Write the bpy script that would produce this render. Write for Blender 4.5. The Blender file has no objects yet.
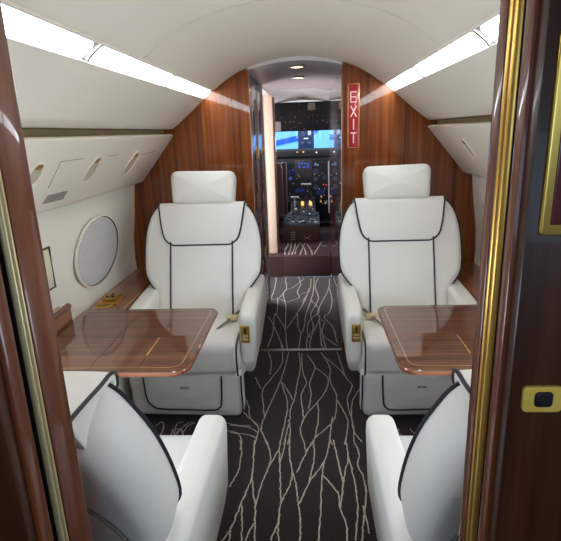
import bpy, bmesh, math, random
from mathutils import Vector, Matrix
random.seed(7)
S = bpy.context.scene
COL = S.collection
PI = math.pi
def V3(*a): return Vector(a)

# ------------------------------------------------------------------ camera model (561 x 541 frame)
CX, CY, F, H = 280.5, 270.5, 492.5, 1.42
VPX, VPY, ROLL = 308.0, 131.0, math.radians(1.1)
fw = Vector((VPX-CX, VPY-CY, F)).normalized()
dn = (Vector((0, 1, 0)) - fw*fw.y).normalized()
rt = dn.cross(fw)
dn2 = dn*math.cos(ROLL) + rt*math.sin(ROLL)
rt2 = rt*math.cos(ROLL) - dn*math.sin(ROLL)
def ray(px, py):
    c = Vector((px-CX, py-CY, F))
    return Vector((rt2.dot(c), fw.dot(c), -dn2.dot(c)))
CAM = Vector((0, 0, H))
def atZ(px, py, z): d = ray(px, py); return CAM + d*((z-H)/d.z)
def atY(px, py, y): d = ray(px, py); return CAM + d*(y/d.y)
def atP(px, py, P, N): d = ray(px, py); return CAM + d*((P-CAM).dot(N)/d.dot(N))

cd = bpy.data.cameras.new('camera'); cam = bpy.data.objects.new('camera', cd); COL.objects.link(cam)
# camera axes (image right, image up, backwards) in world: columns
RM = [[rt2[i], 0, 0] for i in range(3)]
right = Vector((rt2.x, fw.x, -dn2.x)); down = Vector((rt2.y, fw.y, -dn2.y)); fwd = Vector((rt2.z, fw.z, -dn2.z))
M = Matrix.Identity(4)
for i in range(3):
    M[i][0] = right[i]; M[i][1] = -down[i]; M[i][2] = -fwd[i]
M[2][3] = H
cam.matrix_world = M
cd.sensor_fit = 'HORIZONTAL'; cd.sensor_width = 36; cd.lens = 36*F/561
cd.clip_start = 0.02
S.camera = cam

# ------------------------------------------------------------------ materials
def lin(c):
    o = []
    for v in c:
        v /= 255.0
        o.append(v/12.92 if v <= .04045 else ((v+.055)/1.055)**2.4)
    return (o[0], o[1], o[2], 1)
def setin(n, name, val):
    if name in n.inputs: n.inputs[name].default_value = val
def base_mat(name):
    m = bpy.data.materials.new(name); m.use_nodes = True
    nt = m.node_tree; b = nt.nodes['Principled BSDF']
    return m, nt, b
def plain(name, rgb, rough=.5, metal=0, coat=0, bump=0, bscale=200, var=0.0, vscale=8, emit=0, spec=.5):
    m, nt, b = base_mat(name)
    b.inputs['Base Color'].default_value = lin(rgb)
    b.inputs['Roughness'].default_value = rough
    b.inputs['Metallic'].default_value = metal
    setin(b, 'Coat Weight', coat); setin(b, 'Coat Roughness', .05); setin(b, 'Specular IOR Level', spec)
    tc = nt.nodes.new('ShaderNodeTexCoord')
    if var > 0:
        n = nt.nodes.new('ShaderNodeTexNoise'); n.inputs['Scale'].default_value = vscale; n.inputs['Detail'].default_value = 4
        nt.links.new(tc.outputs['Object'], n.inputs['Vector'])
        r = nt.nodes.new('ShaderNodeValToRGB')
        c = lin(rgb)
        r.color_ramp.elements[0].position = .3; r.color_ramp.elements[1].position = .7
        r.color_ramp.elements[0].color = tuple(x*(1-var) for x in c[:3])+(1,)
        r.color_ramp.elements[1].color = tuple(min(1, x*(1+var)) for x in c[:3])+(1,)
        nt.links.new(n.outputs['Fac'], r.inputs['Fac']); nt.links.new(r.outputs['Color'], b.inputs['Base Color'])
    if bump > 0:
        n = nt.nodes.new('ShaderNodeTexNoise'); n.inputs['Scale'].default_value = bscale; n.inputs['Detail'].default_value = 3
        nt.links.new(tc.outputs['Object'], n.inputs['Vector'])
        bp = nt.nodes.new('ShaderNodeBump'); bp.inputs['Strength'].default_value = bump; bp.inputs['Distance'].default_value = .002
        nt.links.new(n.outputs['Fac'], bp.inputs['Height']); nt.links.new(bp.outputs['Normal'], b.inputs['Normal'])
    if emit > 0:
        b.inputs['Emission Color'].default_value = lin(rgb); b.inputs['Emission Strength'].default_value = emit
    return m
def wood(name, dark, mid, light, axis='Z', rough=.18, coat=1.0, freq=26, coat_rough=.03, ior=1.7):
    m, nt, b = base_mat(name)
    tc = nt.nodes.new('ShaderNodeTexCoord'); geo = nt.nodes.new('ShaderNodeNewGeometry')
    mp = nt.nodes.new('ShaderNodeMapping')
    sc = {'X': (.7, freq, freq), 'Y': (freq, .7, freq), 'Z': (freq, freq, .7)}[axis]
    mp.inputs['Scale'].default_value = sc
    nt.links.new(geo.outputs['Position'], mp.inputs['Vector'])
    n = nt.nodes.new('ShaderNodeTexNoise'); n.inputs['Scale'].default_value = 1.0; n.inputs['Detail'].default_value = 5
    n.inputs['Roughness'].default_value = .6; n.inputs['Distortion'].default_value = .4
    nt.links.new(mp.outputs['Vector'], n.inputs['Vector'])
    r = nt.nodes.new('ShaderNodeValToRGB'); e = r.color_ramp.elements
    e[0].position = .3; e[0].color = lin(dark); e[1].position = .72; e[1].color = lin(light)
    x = e.new(.5); x.color = lin(mid)
    nt.links.new(n.outputs['Fac'], r.inputs['Fac'])
    n2 = nt.nodes.new('ShaderNodeTexNoise'); n2.inputs['Scale'].default_value = 4.5; n2.inputs['Detail'].default_value = 3
    nt.links.new(mp.outputs['Vector'], n2.inputs['Vector'])
    mr = nt.nodes.new('ShaderNodeMapRange'); mr.inputs['From Min'].default_value = .3; mr.inputs['From Max'].default_value = .7
    mr.inputs['To Min'].default_value = .72; mr.inputs['To Max'].default_value = 1.12
    nt.links.new(n2.outputs['Fac'], mr.inputs['Value'])
    mx = nt.nodes.new('ShaderNodeMix'); mx.data_type = 'RGBA'; mx.blend_type = 'MULTIPLY'; mx.inputs[0].default_value = 1
    nt.links.new(r.outputs['Color'], mx.inputs[6]); nt.links.new(mr.outputs['Result'], mx.inputs[7])
    nt.links.new(mx.outputs[2], b.inputs['Base Color'])
    b.inputs['Roughness'].default_value = .35
    setin(b, 'Coat Weight', coat); setin(b, 'Coat Roughness', coat_rough); setin(b, 'Coat IOR', ior); setin(b, 'Specular IOR Level', .2)
    return m
def emis(name, rgb, s):
    m = bpy.data.materials.new(name); m.use_nodes = True; nt = m.node_tree
    nt.nodes.remove(nt.nodes['Principled BSDF'])
    e = nt.nodes.new('ShaderNodeEmission'); e.inputs['Color'].default_value = lin(rgb); e.inputs['Strength'].default_value = s
    nt.links.new(e.outputs[0], nt.nodes['Material Output'].inputs[0])
    return m

LEATHER = plain('cream_leather', (228, 224, 216), .46, bump=.12, bscale=260, var=.03, vscale=5)
LEATHER_SIDE = plain('cream_leather_arm', (226, 223, 214), .42, bump=.08, bscale=260, var=.02, vscale=5)
LEATHER_LEG = plain('grey_leather', (222, 219, 212), .42, bump=.12, bscale=260, var=.03)
PIPE = plain('navy_piping', (22, 24, 34), .45)
SEAM = plain('stitched_seam', (128, 124, 112), .6)
DARK = plain('dark_void', (12, 10, 9), .8)
BASEM = plain('seat_base_grey', (60, 56, 52), .6)
LINING = plain('headliner_cream', (238, 226, 211), .7, bump=.05, bscale=300, var=.015, vscale=2)
COVE = plain('cove_panel_cream', (238, 230, 214), .5, var=.01, vscale=2)
SHELLP = plain('service_panel_cream', (240, 230, 214), .42, var=.01, vscale=3)
LOWER = plain('sidewall_cream', (242, 237, 224), .55, var=.01, vscale=3)
GROOVE = plain('olive_shadow_gap', (140, 126, 92), .7)
BULK = wood('bulkhead_veneer', (84, 36, 7), (128, 63, 18), (162, 88, 32), 'Z', freq=34, ior=1.38)
JAMB = wood('jamb_veneer', (80, 36, 16), (112, 54, 26), (136, 72, 38), 'Z', freq=14, ior=1.22)
JDARK = wood('dark_door_veneer', (46, 20, 10), (74, 38, 19), (98, 54, 28), 'Z', freq=16, ior=1.2, coat=.35)
TABLEW = wood('table_veneer', (68, 36, 20), (104, 60, 38), (128, 80, 54), 'X', freq=40)
TEDGE = wood('table_edge_veneer', (120, 60, 32), (160, 90, 52), (185, 112, 68), 'X', freq=30)
LEDGEW = wood('ledge_veneer', (92, 48, 26), (134, 76, 42), (164, 102, 60), 'Y', freq=26)
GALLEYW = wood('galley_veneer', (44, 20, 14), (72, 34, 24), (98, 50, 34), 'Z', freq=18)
BRASS = plain('polished_brass', (218, 170, 84), .3, metal=.8)
PALEBRASS = plain('satin_gold', (214, 196, 150), .35, metal=.45)
INLAY = plain('pale_inlay', (190, 150, 96), .3)
LIGHT = emis('strip_light_diffuser', (238, 249, 255), 8.0)
LFRAME = plain('light_frame', (150, 144, 134), .6)
RED = plain('exit_red', (176, 22, 36), .3, coat=.6)
DRED = plain('dark_red', (92, 14, 24), .3, coat=.6)
LETTER = plain('exit_letter', (236, 190, 190), .4, emit=.15)
GOLDFR = plain('sign_gold', (206, 150, 92), .35, metal=.7)
GRILLE = plain('vent_grey', (150, 146, 138), .6)
BLACKP = plain('instrument_black', (16, 17, 22), .45)
BLACKS = plain('overhead_black', (20, 22, 28), .5)
GLARE = plain('glareshield_black', (13, 13, 16), .8)
BROWNL = plain('brown_leather', (74, 48, 40), .5, bump=.1)
BROWNC = plain('brown_carpeted_side', (70, 46, 44), .95, bump=.3, bscale=400, var=.1, vscale=60)
LAV = plain('pale_grey_plastic', (172, 168, 188), .5)
WHITEP = plain('white_plastic', (222, 216, 212), .5)
PEACH = plain('peach_painted_post', (232, 206, 180), .45)
STEEL = plain('brushed_steel', (186, 182, 174), .3, metal=.9)
SCREEN = emis('screen_blue', (70, 100, 220), .6)
SCREEND = emis('screen_dim', (30, 40, 80), .5)
DIAL = plain('dial_face', (60, 72, 92), .4)
WTXT = plain('white_marking', (210, 214, 210), .5)
AMBER = emis('amber_lamp', (255, 190, 90), .9)
REDLAMP = emis('red_lamp', (210, 60, 50), .8)
DOWNL = emis('downlight_glow', (255, 226, 180), 4)
CKCEIL = plain('cockpit_headliner', (222, 214, 208), .6)
CORCEIL = plain('corridor_headliner', (214, 203, 199), .35)
PANE = emis('daylit_pane', (214, 232, 255), 2.2)

def pleat_mat():
    m, nt, b = base_mat('pleated_shade')
    tc = nt.nodes.new('ShaderNodeTexCoord')
    w = nt.nodes.new('ShaderNodeTexWave'); w.wave_type = 'BANDS'; w.bands_direction = 'Z'; w.inputs['Scale'].default_value = 22
    w.inputs['Distortion'].default_value = .3
    nt.links.new(tc.outputs['Object'], w.inputs['Vector'])
    r = nt.nodes.new('ShaderNodeValToRGB')
    r.color_ramp.elements[0].color = lin((196, 194, 192)); r.color_ramp.elements[1].color = lin((226, 225, 223))
    nt.links.new(w.outputs['Fac'], r.inputs['Fac']); nt.links.new(r.outputs['Color'], b.inputs['Base Color'])
    bp = nt.nodes.new('ShaderNodeBump'); bp.inputs['Strength'].default_value = .5; bp.inputs['Distance'].default_value = .004
    nt.links.new(w.outputs['Fac'], bp.inputs['Height']); nt.links.new(bp.outputs['Normal'], b.inputs['Normal'])
    b.inputs['Roughness'].default_value = .8
    return m
SHADE = pleat_mat()
def carpet_mat(name, rgb):
    m, nt, b = base_mat(name)
    geo = nt.nodes.new('ShaderNodeNewGeometry')
    n = nt.nodes.new('ShaderNodeTexNoise'); n.inputs['Scale'].default_value = 160; n.inputs['Detail'].default_value = 3
    nt.links.new(geo.outputs['Position'], n.inputs['Vector'])
    r = nt.nodes.new('ShaderNodeValToRGB'); c = lin(rgb)
    r.color_ramp.elements[0].position = .3; r.color_ramp.elements[1].position = .7
    r.color_ramp.elements[0].color = tuple(x*.7 for x in c[:3])+(1,); r.color_ramp.elements[1].color = tuple(x*1.35 for x in c[:3])+(1,)
    nt.links.new(n.outputs['Fac'], r.inputs['Fac']); nt.links.new(r.outputs['Color'], b.inputs['Base Color'])
    bp = nt.nodes.new('ShaderNodeBump'); bp.inputs['Strength'].default_value = .6; bp.inputs['Distance'].default_value = .004
    nt.links.new(n.outputs['Fac'], bp.inputs['Height']); nt.links.new(bp.outputs['Normal'], b.inputs['Normal'])
    b.inputs['Roughness'].default_value = 1; setin(b, 'Specular IOR Level', .15)
    setin(b, 'Sheen Weight', .25); setin(b, 'Sheen Roughness', .5)
    return m
CARPET = carpet_mat('dark_brown_carpet', (40, 29, 24))
CLINE = carpet_mat('cream_carpet_yarn', (190, 178, 158))
def glass_mat():
    m = bpy.data.materials.new('windshield_glass'); m.use_nodes = True; nt = m.node_tree
    nt.nodes.remove(nt.nodes['Principled BSDF'])
    t = nt.nodes.new('ShaderNodeBsdfTransparent'); t.inputs[0].default_value = lin((228, 240, 250))
    g = nt.nodes.new('ShaderNodeBsdfGlossy'); g.inputs['Roughness'].default_value = .02
    fr = nt.nodes.new('ShaderNodeFresnel'); mx = nt.nodes.new('ShaderNodeMixShader')
    nt.links.new(fr.outputs[0], mx.inputs[0]); nt.links.new(t.outputs[0], mx.inputs[1]); nt.links.new(g.outputs[0], mx.inputs[2])
    nt.links.new(mx.outputs[0], nt.nodes['Material Output'].inputs[0])
    return m
GLASS = glass_mat()

# ------------------------------------------------------------------ mesh helpers
WORLD = {}
class MB:
    def __init__(s): s.v = []; s.f = []; s.m = []
    def add(s, verts, faces, mi=0):
        o = len(s.v); s.v += [Vector(p) for p in verts]
        for f in faces: s.f.append([i+o for i in f]); s.m.append(mi)
    def quad(s, a, b, c, d, mi=0): s.add([a, b, c, d], [[0, 1, 2, 3]], mi)
    def box(s, x0, x1, y0, y1, z0, z1, mi=0, r=0.0, seg=3):
        if r <= 0:
            p = [(x0,y0,z0),(x1,y0,z0),(x1,y1,z0),(x0,y1,z0),(x0,y0,z1),(x1,y0,z1),(x1,y1,z1),(x0,y1,z1)]
            s.add(p, [[0,3,2,1],[4,5,6,7],[0,1,5,4],[1,2,6,5],[2,3,7,6],[3,0,4,7]], mi)
        else:
            bm = bmesh.new(); bmesh.ops.create_cube(bm, size=1)
            for v in bm.verts:
                v.co = Vector(((x0+x1)/2+v.co.x*(x1-x0), (y0+y1)/2+v.co.y*(y1-y0), (z0+z1)/2+v.co.z*(z1-z0)))
            bmesh.ops.bevel(bm, geom=bm.edges[:], offset=r, segments=seg, profile=.5, affect='EDGES', clamp_overlap=True)
            s.bm(bm, mi); bm.free()
    def bm(s, bm, mi=0):
        bm.verts.index_update()
        s.add([v.co.copy() for v in bm.verts], [[v.index for v in f.verts] for f in bm.faces], mi)
    def tube(s, pts, r, n=8, closed=False, mi=0, cap=True):
        pts = [Vector(p) for p in pts]; N = len(pts); up = None; rings = []
        for i, p in enumerate(pts):
            if closed: t = pts[(i+1) % N]-pts[i-1]
            else: t = pts[min(i+1, N-1)]-pts[max(i-1, 0)]
            if t.length < 1e-9: t = Vector((0, 0, 1))
            t.normalize()
            if up is None:
                up = Vector((0, 0, 1)) if abs(t.z) < .9 else Vector((1, 0, 0))
            a = up - t*up.dot(t)
            if a.length < 1e-6: a = t.orthogonal()
            a.normalize(); b = t.cross(a); up = a
            rr = r[i] if isinstance(r, (list, tuple)) else r
            rings.append([p+a*(rr*math.cos(2*PI*k/n))+b*(rr*math.sin(2*PI*k/n)) for k in range(n)])
        vs = [q for R_ in rings for q in R_]; fs = []
        for i in range(N if closed else N-1):
            j = (i+1) % N
            for k in range(n): fs.append([i*n+k, i*n+(k+1) % n, j*n+(k+1) % n, j*n+k])
        if not closed and cap: fs += [list(range(n)), list(range((N-1)*n, N*n))]
        s.add(vs, fs, mi)
    def slab(s, out, O, U, V, W, w0, w1, r0=0, r1=0, h0=None, h1=None, dome0=0, dome1=0, seg=4, mi=0):
        """solid with 2D outline (u,v) and rounded rims; w0 = back face, w1 = front face"""
        O, U, V, W = Vector(O), Vector(U), Vector(V), Vector(W); n = len(out)
        h0 = r0 if h0 is None else h0; h1 = r1 if h1 is None else h1
        P = [Vector((a, b)) for a, b in out]
        area = sum(P[i].x*P[(i+1) % n].y-P[(i+1) % n].x*P[i].y for i in range(n))
        if area < 0: P.reverse()
        nor = []
        for i in range(n):
            e1 = (P[i]-P[i-1]); e2 = (P[(i+1) % n]-P[i])
            e1 = e1.normalized() if e1.length > 1e-9 else e2.normalized(); e2 = e2.normalized() if e2.length > 1e-9 else e1
            m = Vector((e1.y+e2.y, -(e1.x+e2.x)))
            m = m.normalized() if m.length > 1e-6 else Vector((e1.y, -e1.x))
            cs = max(.5, m.dot(Vector((e1.y, -e1.x)))); nor.append(m/cs)
        c = sum(P, Vector((0, 0)))/n
        prof = []
        if r0 > 0:
            for k in range(seg): th = k/seg*PI/2; prof.append((r0*(1-math.sin(th)), w0+h0*(1-math.cos(th))))
        prof.append((0, w0+h0))
        if w1-h1 > w0+h0+1e-6: prof.append((0, w1-h1))
        if r1 > 0:
            for k in range(1, seg+1): th = k/seg*PI/2; prof.append((r1*(1-math.cos(th)), w1-h1*(1-math.sin(th))))
        rings = []
        if dome0:
            base = [P[i]-nor[i]*prof[0][0] for i in range(n)]
            for sc in (.15, .45, .75, .92): rings.append([(c+(q-c)*sc, w0-dome0*(1-sc*sc)) for q in base])
        for ins, w in prof: rings.append([(P[i]-nor[i]*ins, w) for i in range(n)])
        if dome1:
            base = [P[i]-nor[i]*prof[-1][0] for i in range(n)]
            for sc in (.92, .75, .45, .15): rings.append([(c+(q-c)*sc, w1+dome1*(1-sc*sc)) for q in base])
        vs = [O+U*q.x+V*q.y+W*w for R_ in rings for q, w in R_]; fs = []
        for i in range(len(rings)-1):
            for k in range(n): fs.append([i*n+k, i*n+(k+1) % n, (i+1)*n+(k+1) % n, (i+1)*n+k])
        fs.append(list(range(n))[::-1]); L = len(rings)-1; fs.append([L*n+k for k in range(n)])
        s.add(vs, fs, mi)
    def sheet(s, grid, thick, mi=0):
        """thick sheet from a grid of points, thickened along its own normals (inwards)"""
        R_, C_ = len(grid), len(grid[0])
        def nrm(i, j):
            a = grid[min(i+1, R_-1)][j]-grid[max(i-1, 0)][j]; b = grid[i][min(j+1, C_-1)]-grid[i][max(j-1, 0)]
            return a.cross(b).normalized()
        top = [grid[i][j] for i in range(R_) for j in range(C_)]
        bot = [grid[i][j]-nrm(i, j)*thick for i in range(R_) for j in range(C_)]
        n = R_*C_; fs = []
        for i in range(R_-1):
            for j in range(C_-1):
                a, b, c, d = i*C_+j, i*C_+j+1, (i+1)*C_+j+1, (i+1)*C_+j
                fs += [[a, b, c, d], [n+d, n+c, n+b, n+a]]
        rim = [j for j in range(C_)]+[i*C_+C_-1 for i in range(1, R_)]+[(R_-1)*C_+j for j in range(C_-2, -1, -1)]+[i*C_ for i in range(R_-2, 0, -1)]
        for k in range(len(rim)):
            a, b = rim[k], rim[(k+1) % len(rim)]; fs.append([a, b, n+b, n+a])
        s.add(top+bot, fs, mi)
    def lathe(s, prof, O, A, n=20, mi=0):
        """prof: list of (radius, height along A)"""
        O = Vector(O); A = Vector(A).normalized(); a = A.orthogonal().normalized(); b = A.cross(a)
        vs = []; fs = []
        for r, h in prof: vs += [O+A*h+(a*math.cos(2*PI*k/n)+b*math.sin(2*PI*k/n))*r for k in range(n)]
        for i in range(len(prof)-1):
            for k in range(n): fs.append([i*n+k, i*n+(k+1) % n, (i+1)*n+(k+1) % n, (i+1)*n+k])
        fs += [list(range(n)), [(len(prof)-1)*n+k for k in range(n)]]
        s.add(vs, fs, mi)
    def build(s, name, mats, parent=None, label=None, angle=40, kind=None):
        mats = mats if isinstance(mats, (list, tuple)) else [mats]
        lo = Vector([min(v[i] for v in s.v) for i in range(3)]); hi = Vector([max(v[i] for v in s.v) for i in range(3)])
        c = (lo+hi)/2
        if parent is None: c.z = lo.z
        me = bpy.data.meshes.new(name)
        me.from_pydata([tuple(v-c) for v in s.v], [], s.f)
        for m in mats: me.materials.append(m)
        for p, i in zip(me.polygons, s.m): p.material_index = i
        bm = bmesh.new(); bm.from_mesh(me); bmesh.ops.recalc_face_normals(bm, faces=bm.faces[:]); bm.to_mesh(me); bm.free()
        for p in me.polygons: p.use_smooth = True
        me.set_sharp_from_angle(angle=math.radians(angle))
        o = bpy.data.objects.new(name, me); COL.objects.link(o)
        WORLD[o.name] = c
        if parent is not None:
            o.parent = parent; o.location = c-WORLD[parent.name]
        else: o.location = c
        if label: o['label'] = label
        if kind: o['kind'] = kind
        return o
def thing(name, loc, label, cat, group=None):
    o = bpy.data.objects.new(name, None); COL.objects.link(o); o.location = loc; o.empty_display_size = .1
    WORLD[o.name] = Vector(loc); return tag(o, label, cat, group)
def tag(o, label, cat, group=None):
    o['label'] = label; o['category'] = cat
    if group: o['group'] = group
    return o
def struct(o): o['kind'] = 'structure'; return o
def rpoly(pts, r, seg=6):
    """polygon with filleted corners; r a number or a list"""
    n = len(pts); out = []
    for i in range(n):
        p = Vector(pts[i]); a = Vector(pts[i-1])-p; b = Vector(pts[(i+1) % n])-p
        rr = r[i] if isinstance(r, (list, tuple)) else r
        if rr <= 1e-6: out.append(tuple(p)); continue
        la, lb = a.length, b.length; a.normalize(); b.normalize()
        ang = math.acos(max(-1, min(1, a.dot(b)))); d = min(rr/math.tan(ang/2), la*.49, lb*.49)
        p0 = p+a*d; p1 = p+b*d
        for k in range(seg+1):
            t = k/seg; q = p0*(1-t)**2+p*2*t*(1-t)+p1*t*t; out.append(tuple(q))
    return out
def rrect(u0, u1, v0, v1, r, seg=6): return rpoly([(u0, v0), (u1, v0), (u1, v1), (u0, v1)], r, seg)
def catmull(pts, per=6, closed=True):
    P = [Vector(p) for p in pts]; n = len(P); out = []
    rng = range(n) if closed else range(n-1)
    for i in rng:
        if closed: p0, p1, p2, p3 = P[i-1], P[i], P[(i+1) % n], P[(i+2) % n]
        else: p0, p1, p2, p3 = P[max(i-1, 0)], P[i], P[i+1], P[min(i+2, n-1)]
        for k in range(per):
            t = k/per
            out.append(.5*((2*p1)+(p2-p0)*t+(2*p0-5*p1+4*p2-p3)*t*t+(3*p1-p0-3*p2+p3)*t**3))
    if not closed: out.append(P[-1])
    return out
def ell(a, b, n=40, c=(0, 0)): return [(c[0]+a*math.cos(2*PI*k/n), c[1]+b*math.sin(2*PI*k/n)) for k in range(n)]

CEN = -.055                      # cabin centre line
def mx(x): return 2*CEN-x
YB = 3.05                        # face of the forward bulkhead
YA0, YA1 = .4275, .553             # aft partition, aft and forward faces
YBACK = -1.6

# ------------------------------------------------------------------ cabin shell
ceil_sec = [(.50, 1.664), (.46, 1.694), (.42, 1.722), (.36, 1.757), (.29, 1.786), (.2, 1.812), (.1, 1.828), (0, 1.833)]
sec = [(CEN-d, z) for d, z in ceil_sec]+[(CEN+d, z) for d, z in ceil_sec[::-1][1:]]
def shell(b, pts, y0, y1, mi=0, ny=1, t=None):
    for k in range(ny):
        a, c = y0+(y1-y0)*k/ny, y0+(y1-y0)*(k+1)/ny
        for i in range(len(pts)-1):
            b.quad((pts[i][0], a, pts[i][1]), (pts[i+1][0], a, pts[i+1][1]), (pts[i+1][0], c, pts[i+1][1]), (pts[i][0], c, pts[i][1]), mi)
def solid_shell(b, pts, y0, y1, off=.02, mi=0):
    """profile extruded along Y with thickness to the outside"""
    out = []
    for i, p in enumerate(pts):
        q = pts[max(i-1, 0)]; r = pts[min(i+1, len(pts)-1)]
        d = Vector((r[0]-q[0], r[1]-q[1])).normalized(); n = Vector((-d.y, d.x))
        mid = Vector((CEN, .9))-Vector(p)
        if n.dot(mid) > 0: n = -n
        out.append((p[0]+n.x*off, p[1]+n.y*off))
    loop = list(pts)+out[::-1]; n = len(loop)
    vs = [(x, y0, z) for x, z in loop]+[(x, y1, z) for x, z in loop]
    fs = [[i, (i+1) % n, n+(i+1) % n, n+i] for i in range(n)]
    m = len(pts)
    for i in range(m-1):
        fs.append([i, i+1, n-2-i, n-1-i]); fs.append([n+i, n+i+1, n+n-2-i, n+n-1-i])
    b.add(vs, fs, mi)
b = MB(); solid_shell(b, sec, YBACK, YB)
# raised lip of the headliner above each light run
for sg in (-1, 1):
    b.tube([(CEN+sg*.497, YBACK, 1.668), (CEN+sg*.497, YB-.002, 1.668)], .006, 6)
# cross seam of the headliner
b.tube([(x, 1.75, z-.0003) for x, z in sec], .0009, 5, mi=1)
struct(b.build('ceiling', [LINING, plain('headliner_seam', (206, 195, 182), .7)]))

def side(sg):
    X = lambda d: CEN+sg*d
    b = MB()
    solid_shell(b, [(X(.503), 1.680), (X(.560), 1.640), (X(.564), 1.616)], YBACK, YB, .01, 3)      # back of light slot
    solid_shell(b, [(X(.553), 1.624), (X(.60), 1.585), (X(.667), 1.53), (X(.72), 1.487), (X(.757), 1.460), (X(.782), 1.458)], YBACK, YB, .008, 0)
    solid_shell(b, [(X(.782), 1.459), (X(.81), 1.457), (X(.81), 1.415)], YBACK, YB, .01, 1)           # shadow gap
    low = [(X(.812), 1.421), (X(.985), 1.215), (X(1.030), 1.14), (X(1.037), 1.08), (X(1.050), .97), (X(1.074), .80), (X(1.082), .66), (X(1.075), .5), (X(1.05), .3), (X(.95), .0)]
    solid_shell(b, low, YBACK, YB, .02, 2)
    return struct(b.build('wall_left' if sg < 0 else 'wall_right', [COVE, GROOVE, LOWER, LFRAME]))
side(-1); side(1)

# floor: carpet with its woven branching lines in the same mesh
b = MB()
b.box(-1.3, 1.2, YBACK, 4.79, -.03, 0)
A = [[(88,0),(93,30),(85,100),(65,140),(50,165)],[(140,0),(135,60),(130,130),(95,215),(60,300),(25,354)],[(130,130),(135,190),(142,230),(140,290),(138,354)],
 [(92,218),(95,290),(92,354)],[(55,305),(50,354)],[(138,290),(115,330),(108,354)],[(175,0),(195,50),(188,95),(165,150),(142,230)],[(230,0),(225,30),(188,95)],
 [(225,30),(228,110),(230,225)],[(262,0),(262,60),(270,105),(265,150),(232,225),(222,300),(224,354)],[(220,290),(195,354)],[(248,0),(240,40),(228,80)],
 [(270,105),(285,160),(292,230),(300,290),(297,354)],[(345,0),(320,45),(285,115)],[(310,0),(320,45)],[(345,10),(348,60),(330,150)],[(405,0),(382,75),(330,150),(292,230)],
 [(382,75),(375,150),(370,250),(363,354)],[(378,125),(430,185),(438,240),(460,295),(462,354)],[(415,0),(430,70),(448,150),(440,240)],
 [(458,0),(468,60),(490,150),(500,240),(492,354)],[(468,60),(455,120),(448,160)],[(485,0),(505,50),(500,90),(520,130),(530,200),(520,290),(515,354)],[(520,230),(540,330)]]
Bc = [[(135,25),(145,70),(140,120)],[(185,0),(190,70),(140,140),(110,185),(115,250),(118,290)],[(215,30),(200,90),(180,150),(150,220),(118,290),(105,340),(135,400)],
 [(185,150),(210,230),(200,310),(180,400)],[(255,30),(262,90),(250,150),(240,210),(222,260),(220,300),(195,400)],[(190,150),(215,190),(232,220)],
 [(268,30),(270,100),(285,150),(265,200),(268,240),(275,290)],[(290,40),(320,90),(300,150),(305,200),(295,255)],[(320,90),(370,130),(365,180),(330,230),(285,280),(262,340),(280,400)],
 [(330,225),(335,290),(325,350),(312,400)],[(345,30),(380,90),(380,140),(405,200),(405,270),(390,310),(320,375),(312,400)],[(390,290),(380,370),(392,400)],
 [(350,40),(420,100),(455,145),(470,165),(450,220),(465,290),(480,350),(510,390)],[(410,30),(440,120)],[(405,215),(435,265),(452,310),(440,400)],
 [(500,175),(470,230),(468,290),(475,330),(478,400)],[(80,130),(105,175)],[(38,200),(55,250),(60,290),(92,325),(90,360),(80,400)],[(35,270),(90,325)],
 [(-20,322),(50,330),(92,350)],[(-20,352),(60,362),(85,375)],[(215,300),(222,345),(212,400)]]
Cc = [[(120,20),(125,60),(110,130),(95,170),(140,165),(185,110),(180,60),(190,40)],[(135,165),(130,260),(115,265),(105,370),(75,455)],[(80,275),(120,350),(150,420),(170,470)],
 [(140,170),(180,200),(180,330),(190,470)],[(125,260),(155,310),(180,350)],[(185,190),(260,165),(250,130),(270,80),(255,40)],[(180,200),(170,130),(230,100),(290,50)],
 [(190,345),(240,270),(290,190),(320,110),(310,130),(270,140)],[(250,260),(255,340),(270,380),(255,470)],[(330,50),(325,110),(280,190)],
 [(350,40),(345,120),(330,180),(300,270),(290,340),(270,380)],[(375,45),(355,100),(375,170),(330,260),(345,340),(310,400),(305,470)],
 [(440,50),(435,110),(400,180),(370,250),(380,290),(330,400),(325,470)],[(440,110),(455,180),(440,250),(410,280),(460,340),(485,430)],[(380,290),(385,340),(390,420),(400,460)],
 [(390,295),(410,310),(395,370),(430,410),(490,450)],[(400,390),(420,465)],[(330,180),(380,240),(320,300),(310,370),(325,400)]]
Dc = [[(60,170),(75,130),(70,95),(30,120)],[(135,170),(150,110),(190,95)],[(150,165),(200,110),(240,95)],[(180,170),(210,120),(250,100)],[(425,100),(470,112),(565,120)],[(430,145),(490,160),(515,200),(505,252)]]
def ribbon(b, P, w=.006, z=.0012):
    P = catmull([Vector((p.x, p.y, 0)) for p in P], 8, closed=False)
    D = [P[0]]
    for q in P[1:]:
        L = (q-D[-1]).length; n = max(1, int(L/.011))
        s0 = D[-1].copy()
        for k in range(1, n+1): D.append(s0.lerp(q, k/n))
    D = [p+Vector((random.uniform(-1, 1)*.0022, random.uniform(-1, 1)*.0022, 0)) for p in D]
    n = len(D); vs = []
    for i in range(n):
        t = (D[min(i+1, n-1)]-D[max(i-1, 0)]); t = t.normalized() if t.length > 0 else Vector((0, 1, 0))
        s = Vector((-t.y, t.x, 0))*(w/2*random.uniform(.7, 1.2))
        vs += [D[i]+s+Vector((0, 0, z)), D[i]-s+Vector((0, 0, z))]
    b.add(vs, [[2*i, 2*i+1, 2*i+3, 2*i+2] for i in range(n-1)], 1)
for L in A: ribbon(b, [atZ(215+x/3.506, 440+y/3.506, 0) for x, y in L])
for L in Bc: ribbon(b, [atZ(235+x/4.007, 345+y/4.007, 0) for x, y in L])
for L in Cc: ribbon(b, [atZ(255+x/5.906, 270+y/5.906, 0) for x, y in L], .0075)
for L in Dc: ribbon(b, [atZ(150+x/5.61, 405+y/5.61, 0) for x, y in L])
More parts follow.
